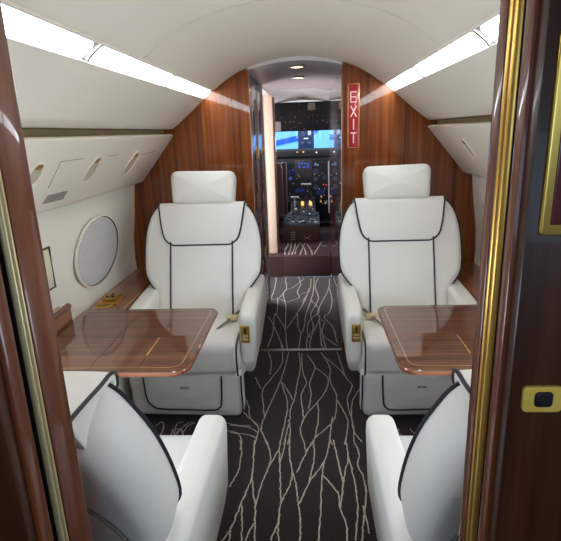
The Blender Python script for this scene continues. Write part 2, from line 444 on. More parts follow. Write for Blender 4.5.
# same pattern beyond what the view shows of the floor
for k in range(9):
    x = -.95+.05*k+random.uniform(-.02, .02); y = 1.1; P = []
    while y < 2.25: P.append(V3(x, y, 0)); y += .13; x += random.uniform(-.06, .06)
    ribbon(b, P)
for k in range(9):
    x = .35+.05*k; y = 1.1; P = []
    while y < 2.25: P.append(V3(x, y, 0)); y += .13; x += random.uniform(-.06, .06)
    ribbon(b, P)
for k in range(12):
    x = -.4+.06*k; y = -.6; P = []
    while y < .95: P.append(V3(x, y, 0)); y += .15; x += random.uniform(-.05, .05)
    ribbon(b, P)
struct(b.build('floor', [CARPET, CLINE]))

# forward bulkhead, two veneered halves either side of the passage
b = MB()
BX0, BX1 = -.345, .203
arc = [(d, z+.004) for d, z in ceil_sec]+[]
outer = [(.50, 1.668), (.56, 1.63), (.765, 1.455), (.80, 1.42), (.96, 1.215), (1.012, 1.14), (1.05, .97), (1.082, .66), (1.05, .3), (.95, 0)]
def half(sg, xin):
    din = abs(xin-CEN)
    top = [p for p in ceil_sec if p[0] > din+.01]
    zi = 1.786 if sg < 0 else 1.797
    pts = [(xin, 0), (xin, zi)]+[(CEN+sg*d, z+.006) for d, z in top[::-1]]+[(CEN+sg*(d+.07), z) for d, z in outer[1:]]
    b.slab(pts, (0, 0, 0), (1, 0, 0), (0, 0, 1), (0, -1, 0), -(YB+.06), -YB, 0, 0)
half(-1, BX0); half(1, BX1)
struct(b.build('wall_front', BULK))
# polished edge strips of the passage opening
for nm, x in (('trim_1', BX0), ('trim_2', BX1)):
    b = MB(); s = 1 if x < 0 else -1
    b.box(min(x, x+s*.006), max(x, x+s*.006), YB-.004, YB+.03, .0, 1.76, 0, .002, 2)
    struct(b.build(nm, wood(nm+'_veneer', (120, 70, 40), (170, 110, 66), (200, 140, 90), 'Z')))
# metal threshold strip
b = MB(); p0, p1 = atZ(259, 349.5, .004), atZ(342, 351, .004)
b.box(p0.x, p1.x, YB-.012, YB+.014, .0, .007, 0, .003, 2)
tag(b.build('threshold_strip', STEEL), 'thin metal threshold strip across the carpet at the bulkhead opening', 'threshold')

# ------------------------------------------------------------------ aft partition with pocket door jamb
JS = .9
JL, JR = -.350*JS, .2125*JS
JY = {-1: [v*JS for v in (.556, .538, .522, .475)], 1: [v*JS for v in (.588, .5585, .542, .500)]}      # forward veneer | gold | slot | aft veneer, depths along the jamb
def jamb(sg, xj):
    b = MB()
    outx = xj+sg*1.2
    g1, g0, s0, e0 = JY[sg]
    def bx(y0, y1, xa, mi, r=.004):
        b.box(min(xa, outx), max(xa, outx), y0, y1, 0, 1.84, mi, r, 2)
    bx(g1, YA1, xj, 0); bx(g0-.001, g1+.001, xj+sg*.006, 1, 0); bx(s0-.001, g0+.001, xj+sg*.04, 1, 0); bx(e0+.018, s0, xj, 0, .003)  # gold backing and slot coloured near black for the shade in the recess
    bx(e0, e0+.020, xj+sg*.004, 2, .003)
    return b
for sg, xj in ((-1, JL), (1, JR)):
    b = jamb(sg, xj)
    struct(b.build('wall_aft' if sg < 0 else 'wall_aft.001', [JAMB, DARK, JDARK]))
    t = MB(); g1, g0, s0, e0 = JY[sg]; w = (g1-g0)/2
    for yy in (g0+w*.5, g0+w*1.5):
        t.slab([(yy+w*.47*math.cos(a), .0055*math.sin(a)) for a in [PI*k/8 for k in range(9)]], (xj+sg*.0055, 0, 0), (0, 1, 0), (-sg, 0, 0), (0, 0, 1), 0, 1.83)
    struct(t.build('trim_3' if sg < 0 else 'trim_4', PALEBRASS if sg < 0 else BRASS))  # left strip paler: its ceiling reflection is put into the colour
# rear end of the cabin (behind the viewer)
b = MB(); b.box(-1.3, 1.2, YBACK-.03, YBACK, -.03, 1.9); struct(b.build('wall_back', LINING))

# latch plate and sign on the aft face of the partition
YL = JY[1][3]
pl = [atY(x, y, YL-.004) for x, y in ((524.5, 387.5), (562, 413))]
t = thing('door_latch', ((pl[0].x+pl[1].x)/2, YL, pl[1].z), 'brass latch plate with black push button on dark wood at right edge', 'latch')
b = MB(); b.slab(rrect(pl[0].x, pl[1].x, pl[1].z, pl[0].z, .006), (0, 0, 0), (1, 0, 0), (0, 0, 1), (0, -1, 0), -(YL+.001), -(YL-.004), 0, .002); b.build('latch_plate', plain('latch_brass', (255, 206, 92), .35, metal=.2), t)
pb = [atY(x, y, YL-.006) for x, y in ((536, 393), (553, 408))]
b = MB(); b.slab(rrect(pb[0].x, pb[1].x, pb[1].z, pb[0].z, .005), (0, 0, 0), (1, 0, 0), (0, 0, 1), (0, -1, 0), -(YL-.003), -(YL-.006), 0, .002); b.build('push_button', BLACKP, t, 'black push button')
ps = [atY(539, 236, YL-.004), atY(541, 110, YL-.004)]
x0 = ps[0].x; z0 = ps[0].z
t = thing('framed_sign', (x0+.03, YL, z0), 'gold framed dark red sign on near partition at the right edge', 'sign')
b = MB(); b.slab(rrect(x0, x0+.064, z0, z0+.17, .004), (0, 0, 0), (1, 0, 0), (0, 0, 1), (0, -1, 0), -(YL+.001), -(YL-.005), 0, .002); b.build('sign_frame', plain('near_sign_gold', (214, 176, 90), .3, metal=.9), t)
b = MB(); b.slab(rrect(x0+.008, x0+.056, z0+.010, z0+.158, .002), (0, 0, 0), (1, 0, 0), (0, 0, 1), (0, -1, 0), -(YL-.004), -(YL-.0062), 0, .001); b.build('sign_face', DRED, t, 'dark red sign face')

# ------------------------------------------------------------------ strip lights
words = ['nearest', 'middle', 'farthest']
for sg, runs in ((-1, ((.60, 1.402), (1.455, 2.205), (2.262, 3.040))), (1, ((.60, 1.445), (1.502, 2.262), (2.315, 3.040)))):
    side_w = 'left' if sg < 0 else 'right'
    A0 = V3(CEN+sg*.508, 0, 1.664); A1 = V3(CEN+sg*.5525, 0, 1.6275)
    U = V3(0, 1, 0); Vv = (A1-A0).normalized(); W = U.cross(Vv).normalized()
    if W.dot(V3(-sg, 0, -1)) < 0: W = -W
    wd = (A1-A0).length
    for i, (y0, y1) in enumerate(runs):
        t = thing('ceiling_light', (A1.x, (y0+y1)/2, A1.z), f'{words[i]} white strip light panel along the {side_w} edge of the ceiling', 'ceiling light', f'strip lights along the {side_w} ceiling edge')
        b = MB(); b.slab(rrect(y0, y1, 0, wd, .020), A0, U, Vv, W, -.008, .001, 0, .002, seg=2); b.build('diffuser', LIGHT, t)
        b = MB()
        out = rrect(y0-.003, y1+.003, -.003, wd+.003, .02)
        b.tube([A0+U*u+Vv*v-W*.005 for u, v in out], .003, 6, closed=True); b.build('frame', LFRAME, t)

# ------------------------------------------------------------------ overhead service panels
def service_panel(sg):
    X = lambda d: CEN+sg*d
    prof = [(.752, 1.424), (.775, 1.431), (.798, 1.424), (.97, 1.21), (1.013, 1.146), (.985, 1.149), (.968, 1.160), (.945, 1.190), (.770, 1.402)]
    pts = [(X(d), z) for d, z in prof]
    t = thing('overhead_service_panel', (X(.9), 1.85, 1.146), ('long cream overhead panel with reading light pockets above the left seats' if sg < 0 else 'long cream overhead panel with one pocket showing above the right seat'), 'overhead panel', None)
    b = MB(); b.slab(rpoly(pts, .006, 3), (0, 0, 0), (1, 0, 0), (0, 0, 1), (0, -1, 0), -(YB-.003), -.64, .004, .004, seg=3); b.build('panel_shell', SHELLP, t)
    P = V3(X(.770), 0, 1.402); d = (V3(X(.945), 0, 1.190)-V3(X(.770), 0, 1.402)).normalized(); N = d.cross(V3(0, 1, 0)).normalized()
    if N.dot(V3(-sg, 0, -1)) < 0: N = -N
    def pocket(pa, pb, wid):
        a, c = atP(*pa, P, N), atP(*pb, P, N); ax = (a-c).normalized(); sd = N.cross(ax); L = (a-c).length
        m = (a+c)/2
        b = MB()
        o = [(wid*.5*math.cos(th)*(1-.2*math.sin(th)), L/2*math.sin(th)) for th in [2*PI*k/28 for k in range(28)]]
        b.slab([(p[0]*.97, p[1]*.97) for p in o], m, sd, ax, N, -.004, .0015)
        pk = b.build('reading_light', plain('pocket_shaded_cream', (196, 184, 160), .5), t, 'recessed cream eyelid pocket with gold nozzle')  # flat disc; its darker cream stands in for shade inside the scoop
        b = MB(); b.tube([m+sd*p[0]+ax*p[1]+N*.001 for p in o], .0035, 6, closed=True); b.build('rim', SHELLP, pk)
        b = MB(); q = m+ax*(L*.34)+N*.001
        b.lathe([(.010, 0), (.010, .004), (.006, .008)], q, N, 12); b.tube([q-sd*.022+N*.003, q+sd*.022+N*.003], .0035, 6)
        b.build('nozzle', plain('nozzle_gold', (166, 122, 70), .4, metal=.5), pk)
    if sg < 0:
        pocket((40, 163), (28, 187), .085); pocket((99, 156), (86, 181), .09); pocket((138, 151), (124, 175), .10)
        g = [atP(x, y, P, N) for x, y in ((42, 204), (48, 195.5), (67.5, 190.5), (63, 199))]
        b = MB(); c = [p+N*.0015 for p in g]; b.add(g+c, [[4, 5, 6, 7], [0, 1, 5, 4], [1, 2, 6, 5], [2, 3, 7, 6], [3, 0, 4, 7]])
        for k in range(1, 8):
            s = k/8; b.tube([g[0].lerp(g[3], s)+N*.002, g[1].lerp(g[2], s)+N*.002], .0012, 4)
        b.build('air_grille', GRILLE, t, 'grey air grille')
        for L in (((48, 188), (61, 161.5), (83, 158.5)), ((141, 154.5), (156, 151)), ((108, 156), (118, 154.5))):
            b = MB(); b.tube([atP(x, y, P, N)+N*.0003 for x, y in L], .0013, 5); b.build('panel_seam', SEAM, t)
    else:
        P2 = V3(X(.86), 0, 1.305)
        pocket((463, 139), (474, 157), .07)
    return t
service_panel(-1); service_panel(1)
# ------------------------------------------------------------------ windows
def oval_window(n, sg, yc, zc, shade):
    d = .0
    p0, p1 = V3(CEN+sg*1.050, 0, .97), V3(CEN+sg*1.078, 0, .74)
    Vv = (p0-p1).normalized(); U = V3(0, 1, 0); W = U.cross(Vv)
    if W.dot(V3(-sg, 0, 0)) < 0: W = -W
    O = V3(0, yc, 0)+p1+Vv*((zc-.74)/Vv.z)+W*.007
    b = MB(); n_ = 48; o = ell(.272, .186, n_); i1 = ell(.262, .178, n_); i2 = ell(.25, .168, n_)
    def P(q, w): return O+U*q[0]+Vv*q[1]+W*w
    rings = [[P(q, -.002) for q in o], [P(q, .008) for q in o], [P(q, .009) for q in i1], [P(q, -.020) for q in i2]]
    vs = [p for r in rings for p in r]
    for a in range(3):
        for k in range(n_): b.f.append([a*n_+k, a*n_+(k+1) % n_, (a+1)*n_+(k+1) % n_, (a+1)*n_+k]); b.m.append(0 if a < 2 else 1)
    b.v = vs
    root = struct(b.build(f'window_{n}', [LOWER, plain('window_reveal', (96, 92, 86), .6)]))
    b = MB()
    g = [P(q, .0025 if shade else .001) for q in ell(.258, .174, n_)]
    b.add(g+[P((0, 0), .004 if shade else .002)], [[k, (k+1) % n_, n_] for k in range(n_)])
    if shade: b.build('pleated_shade', SHADE, root, 'grey pleated window shade drawn closed')
    else: b.build('pane', PANE, root, 'daylit window pane')
oval_window(1, -1, 2.465, .855, True)
oval_window(2, -1, 1.15, .855, False)
oval_window(3, 1, 2.465, .855, True)
oval_window(4, 1, 1.15, .855, False)
# rectangular inset on the left wall, half behind the near jamb
t0 = V3(CEN-1.052, 0, .98)
b = MB(); b.box(CEN-1.075, CEN-1.044, 1.60, 1.965, .815, .985, 0, .004, 2)
t = tag(b.build('wall_inset_panel', plain('inset_cream', (232, 222, 194), .5)), 'small cream rectangular wall panel beside the left wood jamb', 'wall panel')
b = MB(); pp = [(CEN-1.0425, 1.64, .985), (CEN-1.0425, 1.967, .987), (CEN-1.0425, 1.967, .813), (CEN-1.0425, 1.64, .811)]
b.tube(pp, .0045, 6); b.build('panel_edge', plain('inset_dark_edge', (74, 62, 46), .5), t, 'dark edge')

# ------------------------------------------------------------------ side ledges and tables
def ledge(sg):
    X = lambda d: CEN+sg*d
    b = MB()
    pts = [(X(1.066), .60), (X(.885), .60), (X(.878), .592), (X(.878), .50), (X(.90), .48), (X(1.066), .48)]
    b.slab(pts, (0, 0, 0), (1, 0, 0), (0, 0, 1), (0, -1, 0), -(YB-.002), -.66, 0, 0)
    o = b.build('side_ledge', LEDGEW)
    tag(o, ('brown wood side ledge below the oval window' if sg < 0 else 'brown wood side ledge between right seat and white wall'), 'ledge')
    b = MB(); b.box(min(X(1.04), X(.90)), max(X(1.04), X(.90)), .66, YB-.002, .02, .479)
    struct(b.build('trim_5' if sg < 0 else 'trim_6', LOWER))
ledge(-1); ledge(1)

t = thing('cup_holder', (-1.050, 2.315, .60), 'round brass cup holder set in left ledge beside the table', 'cup holder')
b = MB(); c = atZ(104, 305, .601)
b.lathe([(.036, .0005), (.036, .001), (.040, .004), (.044, .003), (.046, 0.0005)], (c.x, c.y, .60), (0, 0, 1), 28); b.build('ring', BRASS, t)
b = MB(); b.lathe([(.033, .0), (.033, .0045)], (c.x, c.y, .60), (0, 0, 1), 24); b.build('well', plain('cup_well', (150, 112, 50), .3, metal=.8), t)
t = thing('seat_control_box', (-1.045, 2.47, .60), 'brass seat control box on left ledge below oval window', 'control box')
c = atZ(112, 298, .61)
b = MB(); b.box(c.x-.05, c.x+.05, c.y-.075, c.y+.065, .60, .606, 0, .002, 2); b.build('base_plate', BRASS, t)
b = MB(); b.box(c.x-.035, c.x+.037, c.y-.05, c.y+.045, .606, .624, 0, .004, 2); b.build('cover', plain('control_brass', (176, 140, 74), .35, metal=.8), t)
for dx, dy in ((-.015, -.02), (.015, -.02), (0, .02)):
    b = MB(); b.lathe([(.008, 0), (.008, .004), (.005, .006)], (c.x+dx, c.y+dy, .624), (0, 0, 1), 12); b.build('button', DARK, t)

def table(sg):
    def X(x): return x if sg < 0 else mx(x)
    xin = -.416 if sg < 0 else mx(.288)
    y0, y1 = 1.468, 2.092
    t = thing('folding_table', (X(-.72), (y0+y1)/2, .60), ('glossy wood folding table in front of the left far seat' if sg < 0 else 'glossy wood folding table in front of the right far seat'), 'table', 'folding tables')
    out = [(X(x), y) for x, y in rpoly([(-1.03, y0), (xin, y0), (xin, y1), (-1.03, y1)], [.01, .075, .06, .01], 8)]
    b = MB(); b.slab(out, (0, 0, 0), (1, 0, 0), (0, 1, 0), (0, 0, 1), .639, .66, .009, .005, seg=2); o = b.build('tabletop', [TABLEW, TEDGE], t, angle=14)
    for p in o.data.polygons:
        if p.normal.z < .8: p.material_index = 1
    ins = [(X(x), y) for x, y in rpoly([(-1.02, y0+.035), (xin-.035, y0+.035), (xin-.03, y1-.022), (-1.02, y1-.022)], [0, .05, .04, 0], 8)]
    b = MB()
    for i in range(len(ins)-1):
        a, c = Vector(ins[i]), Vector(ins[i+1]); d = (c-a).normalized(); n = Vector((-d.y, d.x))*.0013
        b.quad(*[(q.x, q.y, .6604) for q in (a+n, c+n, c-n, a-n)])
    b.build('inlay', INLAY, o, 'thin pale inlay line')
    hx = -.597 if sg < 0 else -.658
    for xs, w in ((hx, .0013), (hx-.17, .0011)):
        b = MB(); b.box(X(xs)-w, X(xs)+w, y0+.004, y1-.004, .655, .6604); b.build('fold_seam', plain('seam_brown', (60, 34, 22), .5), o)
    b = MB(); b.box(X(hx)-.003, X(hx)+.003, 1.60, 1.76, .655, .6612, 0, .0015, 2); b.build('hinge', BRASS, o, 'brass hinge strip')  # brass only along the length that glints, seam left brown elsewhere
    b = MB(); b.box(min(X(-1.0), X(-.72)), max(X(-1.0), X(-.72)), 1.74, 1.82, .604, .6385, 0, .006, 2); b.build('support_arm', STEEL, t)
    # raised stowage rail where the table meets the wall
    b = MB()
    b.slab(rpoly([(1.42, .602), (1.955, .602), (1.955, .73), (1.42, .73)], [0, .03, .02, 0], 6), (X(-1.09), 0, 0), (0, 1, 0), (0, 0, 1), (1, 0, 0), 0 if sg < 0 else -.055, .055 if sg < 0 else 0, .004, .010)
    b.tube([(X(-1.045), 1.42, .73), (X(-1.045), 1.95, .73)], .014, 10)
    tag(b.build('stowage_rail', LEDGEW), ('rounded dark wood rail along wall behind the left table' if sg < 0 else 'rounded dark wood rail along wall behind the right table'), 'rail')
table(-1); table(1)

# ------------------------------------------------------------------ seats
def seat(left, far):
    tilt = math.radians(19.5 if far else 20)
    def T(p):
        p = Vector(p)
        return Vector((p.x if left else mx(p.x), p.y if far else 3.56-p.y, p.z))
    def D(v):
        return Vector((v[0] if left else -v[0], v[1] if far else -v[1], v[2]))
    if far and left: lab = 'cream leather armchair behind the left table, facing the viewer'
    elif far: lab = 'cream leather armchair behind the right table, facing the viewer'
    elif left: lab = 'cream leather armchair at lower left seen from behind'
    else: lab = 'cream leather armchair at lower right seen from behind'
    root = thing('cabin_seat', T((-.60, 2.5, 0)), lab, 'seat', 'cream leather cabin seats')
    O = T((-.60, 2.50 if far else 2.60, .40)); U = D((1, 0, 0)); Vv = D((0, math.sin(tilt), math.cos(tilt))); W = D((0, -math.cos(tilt), math.sin(tilt)))
    def B(u, v, w): return O+U*u+Vv*v+W*w
    # base
    b = MB()
    q = [T((-.84, 2.27, .0)), T((-.44, 2.80, .30))]
    b.box(min(q[0].x, q[1].x), max(q[0].x, q[1].x), min(q[0].y, q[1].y), max(q[0].y, q[1].y), .0, .10, 0, .02)
    b.box(min(q[0].x, q[1].x)+.05, max(q[0].x, q[1].x)-.05, min(q[0].y, q[1].y)+.05, max(q[0].y, q[1].y)-.05, .08, .30, 0, .01)
    b.build('base', BASEM, root)
    # seat bucket (lower shell)
    b = MB(); q = [T((-.90, 2.21, .0)), T((-.33, 2.84, .0))]
    b.box(min(q[0].x, q[1].x), max(q[0].x, q[1].x), min(q[0].y, q[1].y), max(q[0].y, q[1].y), .25, .36, 0, .03)
    b.build('seat_shell', LEATHER_SIDE, root)
    # seat cushion with waterfall front
    b = MB()
    prof = rpoly([(2.135, .30), (2.66, .30), (2.66, .44), (2.30, .47), (2.125, .462)], [.03, .03, .04, .1, .05], 6)
    b.slab(prof, T((-.835, 0, 0)), D((0, 1, 0)), V3(0, 0, 1), D((1, 0, 0)), 0, .482, .03, .03, seg=4)
    cu = b.build('seat_cushion', LEATHER, root)
    for xx in (-.845+.035, -.357):
        pts = catmull([(2.125, .305), (2.112, .36), (2.115, .43), (2.15, .468), (2.30, .474), (2.5, .46)], 6, closed=False)
        b = MB(); b.tube([T((xx+(.0 if xx > -.5 else 0), p.x-.002, p.y-.004)) for p in pts], .0045, 7); b.build('piping', PIPE, cu, 'dark piping')
    # leg rest
    b = MB()
    fo = rpoly([(-.915, .285), (-.905, .10), (-.87, .062), (-.37, .052), (-.343, .085), (-.343, .292)], [.02, .03, .05, .04, .03, .02], 6)
    b.slab(fo, T((0, 2.16, 0)), D((1, 0, 0)), V3(0, 0, 1), D((0, -1, 0)), -.075, .0, .02, .022, dome1=.012, seg=4)
    lr = b.build('leg_rest', LEATHER_LEG, root)
    b = MB()
    pp = [Vector(p) for p in ((-.832, .285), (-.826, .17), (-.80, .125), (-.76, .108), (-.62, .104), (-.50, .10), (-.465, .112), (-.45, .15), (-.444, .285))]
    b.tube([T((p.x, 2.150-.006*(1-abs(p.x+.64)/.3), p.y)) for p in catmull(pp, 5, closed=False)], .004, 7); b.build('piping', PIPE, lr, 'dark U shaped piping')
    pp = [Vector((x, y)) for x, y in ((-.349, .285), (-.349, .19), (-.349, .09), (-.375, .060))]
    b = MB(); b.tube([T((p.x, 2.152, p.y)) for p in catmull(pp, 4, closed=False)], .004, 7); b.build('piping', PIPE, lr, 'dark edge piping')
    b = MB(); q = T((-.63, 2.145, .225)); b.box(q.x-.022, q.x+.022, q.y-.005, q.y+.002, q.z-.002, q.z+.002); b.build('care_tag', SEAM, lr, 'small dark tag')
    # arms
    for inner in (True, False):
        x0, x1 = (-.354, -.270) if inner else (-.928, -.834)
        b = MB()
        pr = rpoly([(2.245, .255), (2.205, .33), (2.195, .586), (2.50, .605), (2.84, .615), (2.86, .40), (2.60, .27)], [.03, .04, .06, .3, .06, .1, .1], 7)
        b.slab(pr, T((x0, 0, 0)), D((0, 1, 0)), V3(0, 0, 1), D((1, 0, 0)), 0, x1-x0, .024, .030, seg=5)
        for i, v in enumerate(b.v):      # the sides draw in towards the lower edge
            k = max(0, (.46-v.z)/.21); cxm = T(((x0+x1)/2-(.015 if inner else -.015), 0, 0)).x
            v.x = cxm+(v.x-cxm)*(1-.42*k*k)
        ar = b.build('armrest', LEATHER_SIDE, root)
        if inner:
            q = [T((-.344, 2.199, .528)), T((-.300, 2.199, .438))]
            xa, xb = min(q[0].x, q[1].x), max(q[0].x, q[1].x); yy = q[0].y; s = -1 if far else 1
            b = MB(); b.slab(rrect(xa, xb, .438, .528, .004), (0, yy, 0), (1, 0, 0), (0, 0, 1), (0, s, 0), -.006, .003, 0, .002, seg=2)
            lp = b.build('control_plate', BRASS, ar, 'brass control plate')
            xm = (xa+xb)/2
            b = MB(); b.box(xm-.004, xm+.004, yy+s*.001-.003, yy+s*.001+.004, .487, .518); b.build('slot', DARK, lp)
            b = MB(); b.box(xm-.013, xm+.013, yy-.005 if s < 0 else yy, yy if s < 0 else yy+.005, .452, .462, 0, .001, 2); b.box(xm-.013, xm+.013, yy-.005 if s < 0 else yy, yy if s < 0 else yy+.005, .468, .478, 0, .001, 2)
            b.build('buttons', PALEBRASS, lp)
    # backrest shell
    ol = [(-.228, .677), (-.275, .635), (-.300, .575), (-.314, .50), (-.318, .40), (-.312, .30), (-.283, .24), (-.250, .195), (-.238, .13), (-.232, .02),
          (0, -.01), (.235, .02), (.240, .13), (.252, .19), (.288, .24), (.324, .30), (.332, .40), (.326, .50), (.308, .575), (.280, .637), (.236, .675), (.1, .69), (-.1, .69)]
    if not far: ol = [(u*.965*(1-.2*(v-.3)), v if v < .64 else .64+(v-.64)*.35) for u, v in ol]
    ol = [tuple(p) for p in catmull(ol, 4)]
    b = MB(); b.slab(ol, O, U, Vv, W, -.135 if far else -.12, .034, .11 if far else .045, .03, h0=.12 if far else .09, h1=.03, dome0=.012, dome1=.012, seg=7)
    if far: b.slab(rrect(-.226, .234, .50, .676, .02), O, U, Vv, W, -.11, .035, .02, .02, seg=4)
    else: b.slab(rpoly([(.56, .02), (.640, .03), (.686, -.09), (.690, -.116), (.45, -.07)], .012, 4), B(-.232, 0, 0), Vv, W, U, 0, .474, .004, .004, seg=2)
    br = b.build('backrest', LEATHER, root)
    # piping round the wings
    edge = [p for p in ol if p[1] < .66 or abs(p[0]) > .24]
    i0 = max(range(len(edge)), key=lambda i: (edge[(i+1) % len(edge)][0]-edge[i][0])**2+(edge[(i+1) % len(edge)][1]-edge[i][1])**2)
    edge = edge[i0+1:]+edge[:i0+1]
    b = MB(); b.tube([B(u*1.004, v, .012) for u, v in edge], .0048 if far else .0038, 7); b.build('piping', PIPE, br, 'dark piping round the back')
    if far:
        for u in (-.166, .176):
            b = MB(); b.tube([B(u, v, .0445-.012*abs((v-.33)/.33)**2*.3) for v in [.05+.42*k/12 for k in range(13)]], .0042, 7); b.build('piping', PIPE, br, 'dark vertical piping')
    else:
        sl = [(u*.84, .27+(v-.30)*.66) for u, v in ol]
        b = MB(); b.tube([B(u, v, -.1275) for u, v in sl], .003, 6, closed=True); b.build('seam', SEAM, br, 'stitched seam line')
    # flap over the top
    path = [(.450, .044, .150), (.458, .046, .172), (.480, .049, .198), (.515, .051, .213), (.58, .051, .226), (.645, .049, .235), (.685, .044, .239), (.704, .025, .240), (.709, -.01, .240),
            (.709, -.05, .240), (.706, -.085, .239), (.692, -.112, .238), (.66, -.126, .236), (.63, -.130, .234)]
    if not far:
        path = path[:5]+[(.615, .051, .236), (.640, .046, .240), (.656, .028, .241), (.668, -.005, .241), (.687, -.05, .241), (.702, -.09, .240), (.707, -.112, .239), (.697, -.130, .238), (.67, -.137, .236), (.63, -.132, .19), (.605, -.112, .16)]
        path = [(a, b_, c*1.01) for a, b_, c in path]
    else: path = [(a-(.014 if a > .68 else 0), b_, c) for a, b_, c in path]
    pc = catmull([Vector(p) for p in path], 4, closed=False)
    grid = [[B(.005+p.z*k/10, p.x, p.y-.004*(abs(k)/10)**6) for k in range(-10, 11)] for p in pc]
    if (grid[1][10]-grid[0][10]).cross(grid[0][11]-grid[0][10]).dot(W) < 0: grid = [r[::-1] for r in grid]
    b = MB(); b.sheet(grid, .014); fl = b.build('headrest_flap', LEATHER, root)
    nb = len(grid)-(14 if not far else 10)
    rim = [g[0] for g in grid[:nb][::-1]]+grid[0][1:-1]+[g[-1] for g in grid[:nb]]
    b = MB(); b.tube(rim, .0048 if far else .0038, 7); b.build('piping', PIPE, fl, 'dark piping along the flap')
    # headrest
    if far:
        hb = rpoly([(-.158, .678), (.184, .674), (.195, .862), (-.172, .870)], [.035, .035, .04, .045], 7)
        b = MB(); b.slab(hb, O, U, Vv, W, -.06, .055, .04, .03, h0=.04, h1=.03, dome1=.012, dome0=.01, seg=5)
        hr = b.build('headrest', LEATHER, root)
        for u in (-.07, .09):
            b = MB(); b.tube([B(u, .62, -.01), B(u, .75, -.005)], .008, 8); b.build('post', STEEL, hr)
        # lap belt
        b = MB()
        bk = T((-.420, 2.43, .492))
        b.box(bk.x-.028, bk.x+.028, bk.y-.022, bk.y+.022, .472, .492, 0, .004, 2)
        be = b.build('seat_belt_buckle', PALEBRASS, root, 'brass seat belt buckle')
        b = MB()
        for P in ([(-.385, 2.50, .50), (-.40, 2.47, .49), (-.42, 2.43, .483), (-.45, 2.36, .478), (-.47, 2.30, .477)],):
            pts = [T(p) for p in P]
            sd = D((.012, .014, 0))
            vs = [q for p in pts for q in (p+sd, p-sd)]
            vs += [q+V3(0, 0, -.003) for q in vs]
            n = len(pts)*2; fs = []
            for i in range(len(pts)-1):
                a = 2*i; fs += [[a, a+1, a+3, a+2], [n+a, n+a+2, n+a+3, n+a+1], [a, a+2, n+a+2, n+a], [a+1, n+a+1, n+a+3, a+3]]
            b.add(vs, fs)
        b.build('strap', plain('belt_grey', (120, 112, 100), .8), be)
    return root
for L_, F_ in ((True, True), (False, True), (True, False), (False, False)): seat(L_, F_)

# ------------------------------------------------------------------ exit sign on the bulkhead
p0, p1 = atY(347.6, 83.5, YB-.006), atY(359.3, 148, YB-.006)
sx0, sx1, sz0, sz1 = p0.x, p1.x, p1.z, p0.z
t = thing('exit_sign', ((sx0+sx1)/2, YB, sz0), 'tall red EXIT sign with gold frame on the right bulkhead', 'sign')
def face(b, x0, x1, z0, z1, r, ya, yb, rr=.0015): b.slab(rrect(x0, x1, z0, z1, r), (0, 0, 0), (1, 0, 0), (0, 0, 1), (0, -1, 0), -ya, -yb, 0, rr, seg=2)
b = MB(); face(b, sx0, sx1, sz0, sz1, .003, YB+.001, YB-.006); b.build('frame', GOLDFR, t)
b = MB(); face(b, sx0+.006, sx1-.006, sz0+.006, sz1-.006, .002, YB-.005, YB-.008); b.build('face', RED, t, 'red sign face')
xm = (sx0+sx1)/2; lw, lh = .017, .031; st = .0033
def bar(b, x0, z0, x1, z1):
    a, c = Vector((x0, z0)), Vector((x1, z1)); d = (c-a).normalized(); n = Vector((-d.y, d.x))*st
    b.slab([tuple(a+n), tuple(a-n), tuple(c-n), tuple(c+n)], (0, 0, 0), (1, 0, 0), (0, 0, 1), (0, -1, 0), -(YB-.007), -(YB-.0095))
sh = sz1-sz0
for ch, fz in (('E', .795), ('X', .575), ('I', .375), ('T', .165)):
    zc = sz0+sh*fz; b = MB()
    if ch == 'E':
        bar(b, xm-lw, zc-lh, xm-lw, zc+lh)
        for k in (-1, 0, 1): bar(b, xm-lw, zc+k*(lh-st), xm+lw*(1 if k else .8), zc+k*(lh-st))
    if ch == 'X': bar(b, xm-lw, zc-lh, xm+lw, zc+lh); bar(b, xm-lw, zc+lh, xm+lw, zc-lh)
    if ch == 'I': bar(b, xm, zc-lh, xm, zc+lh)
    if ch == 'T': bar(b, xm, zc-lh, xm, zc+lh); bar(b, xm-lw, zc+lh-st, xm+lw, zc+lh-st)
    b.build('letter', LETTER, t, f'pale letter {ch}')

# ------------------------------------------------------------------ passage to the cockpit
# passage ceiling (arched) with two downlights
b = MB(); n = 14; zc = 1.812
prof = []
for k in range(n+1):
    x = BX0-.013+(.56+.013)*k/n; prof.append((x, zc-.15*((x-CEN)/.57)**2))
solid_shell(b, prof, YB+.0, 4.95, .02)
struct(b.build('ceiling.001', CORCEIL))
for i, (px, py) in enumerate(((297, 66.5), (298, 77.5))):
    p = atZ(px, py, 1.805)
    t = thing('downlight', (p.x, p.y, 1.79), ('larger nearer' if i == 0 else 'smaller farther')+' recessed round downlight in the passage ceiling', 'downlight', 'downlights in the passage')
    b = MB(); b.lathe([(.05, .012), (.052, .0), (.044, -.004), (.040, .004)], (p.x, p.y, 1.802), (0, 0, 1), 24); b.build('ring', STEEL, t)
    b = MB(); b.lathe([(.041, .010), (.041, .0)], (p.x, p.y, 1.802), (0, 0, 1), 20); b.build('lamp', DOWNL, t)
# galley cabinet on the left
t = thing('galley_cabinet', (-.60, 3.55, 0), 'tall dark glossy wood cabinet left of the passage behind the bulkhead', 'cabinet')
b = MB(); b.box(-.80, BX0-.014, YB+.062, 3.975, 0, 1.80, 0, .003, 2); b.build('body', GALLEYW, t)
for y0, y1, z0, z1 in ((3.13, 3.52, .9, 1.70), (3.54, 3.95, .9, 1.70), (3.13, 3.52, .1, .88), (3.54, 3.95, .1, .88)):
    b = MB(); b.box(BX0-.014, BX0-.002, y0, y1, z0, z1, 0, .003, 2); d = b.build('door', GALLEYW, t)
    b = MB(); b.box(BX0-.004, BX0+.004, y1-.05, y1-.03, z0+.35, z0+.42, 0, .002, 2); b.build('handle', BRASS, d)
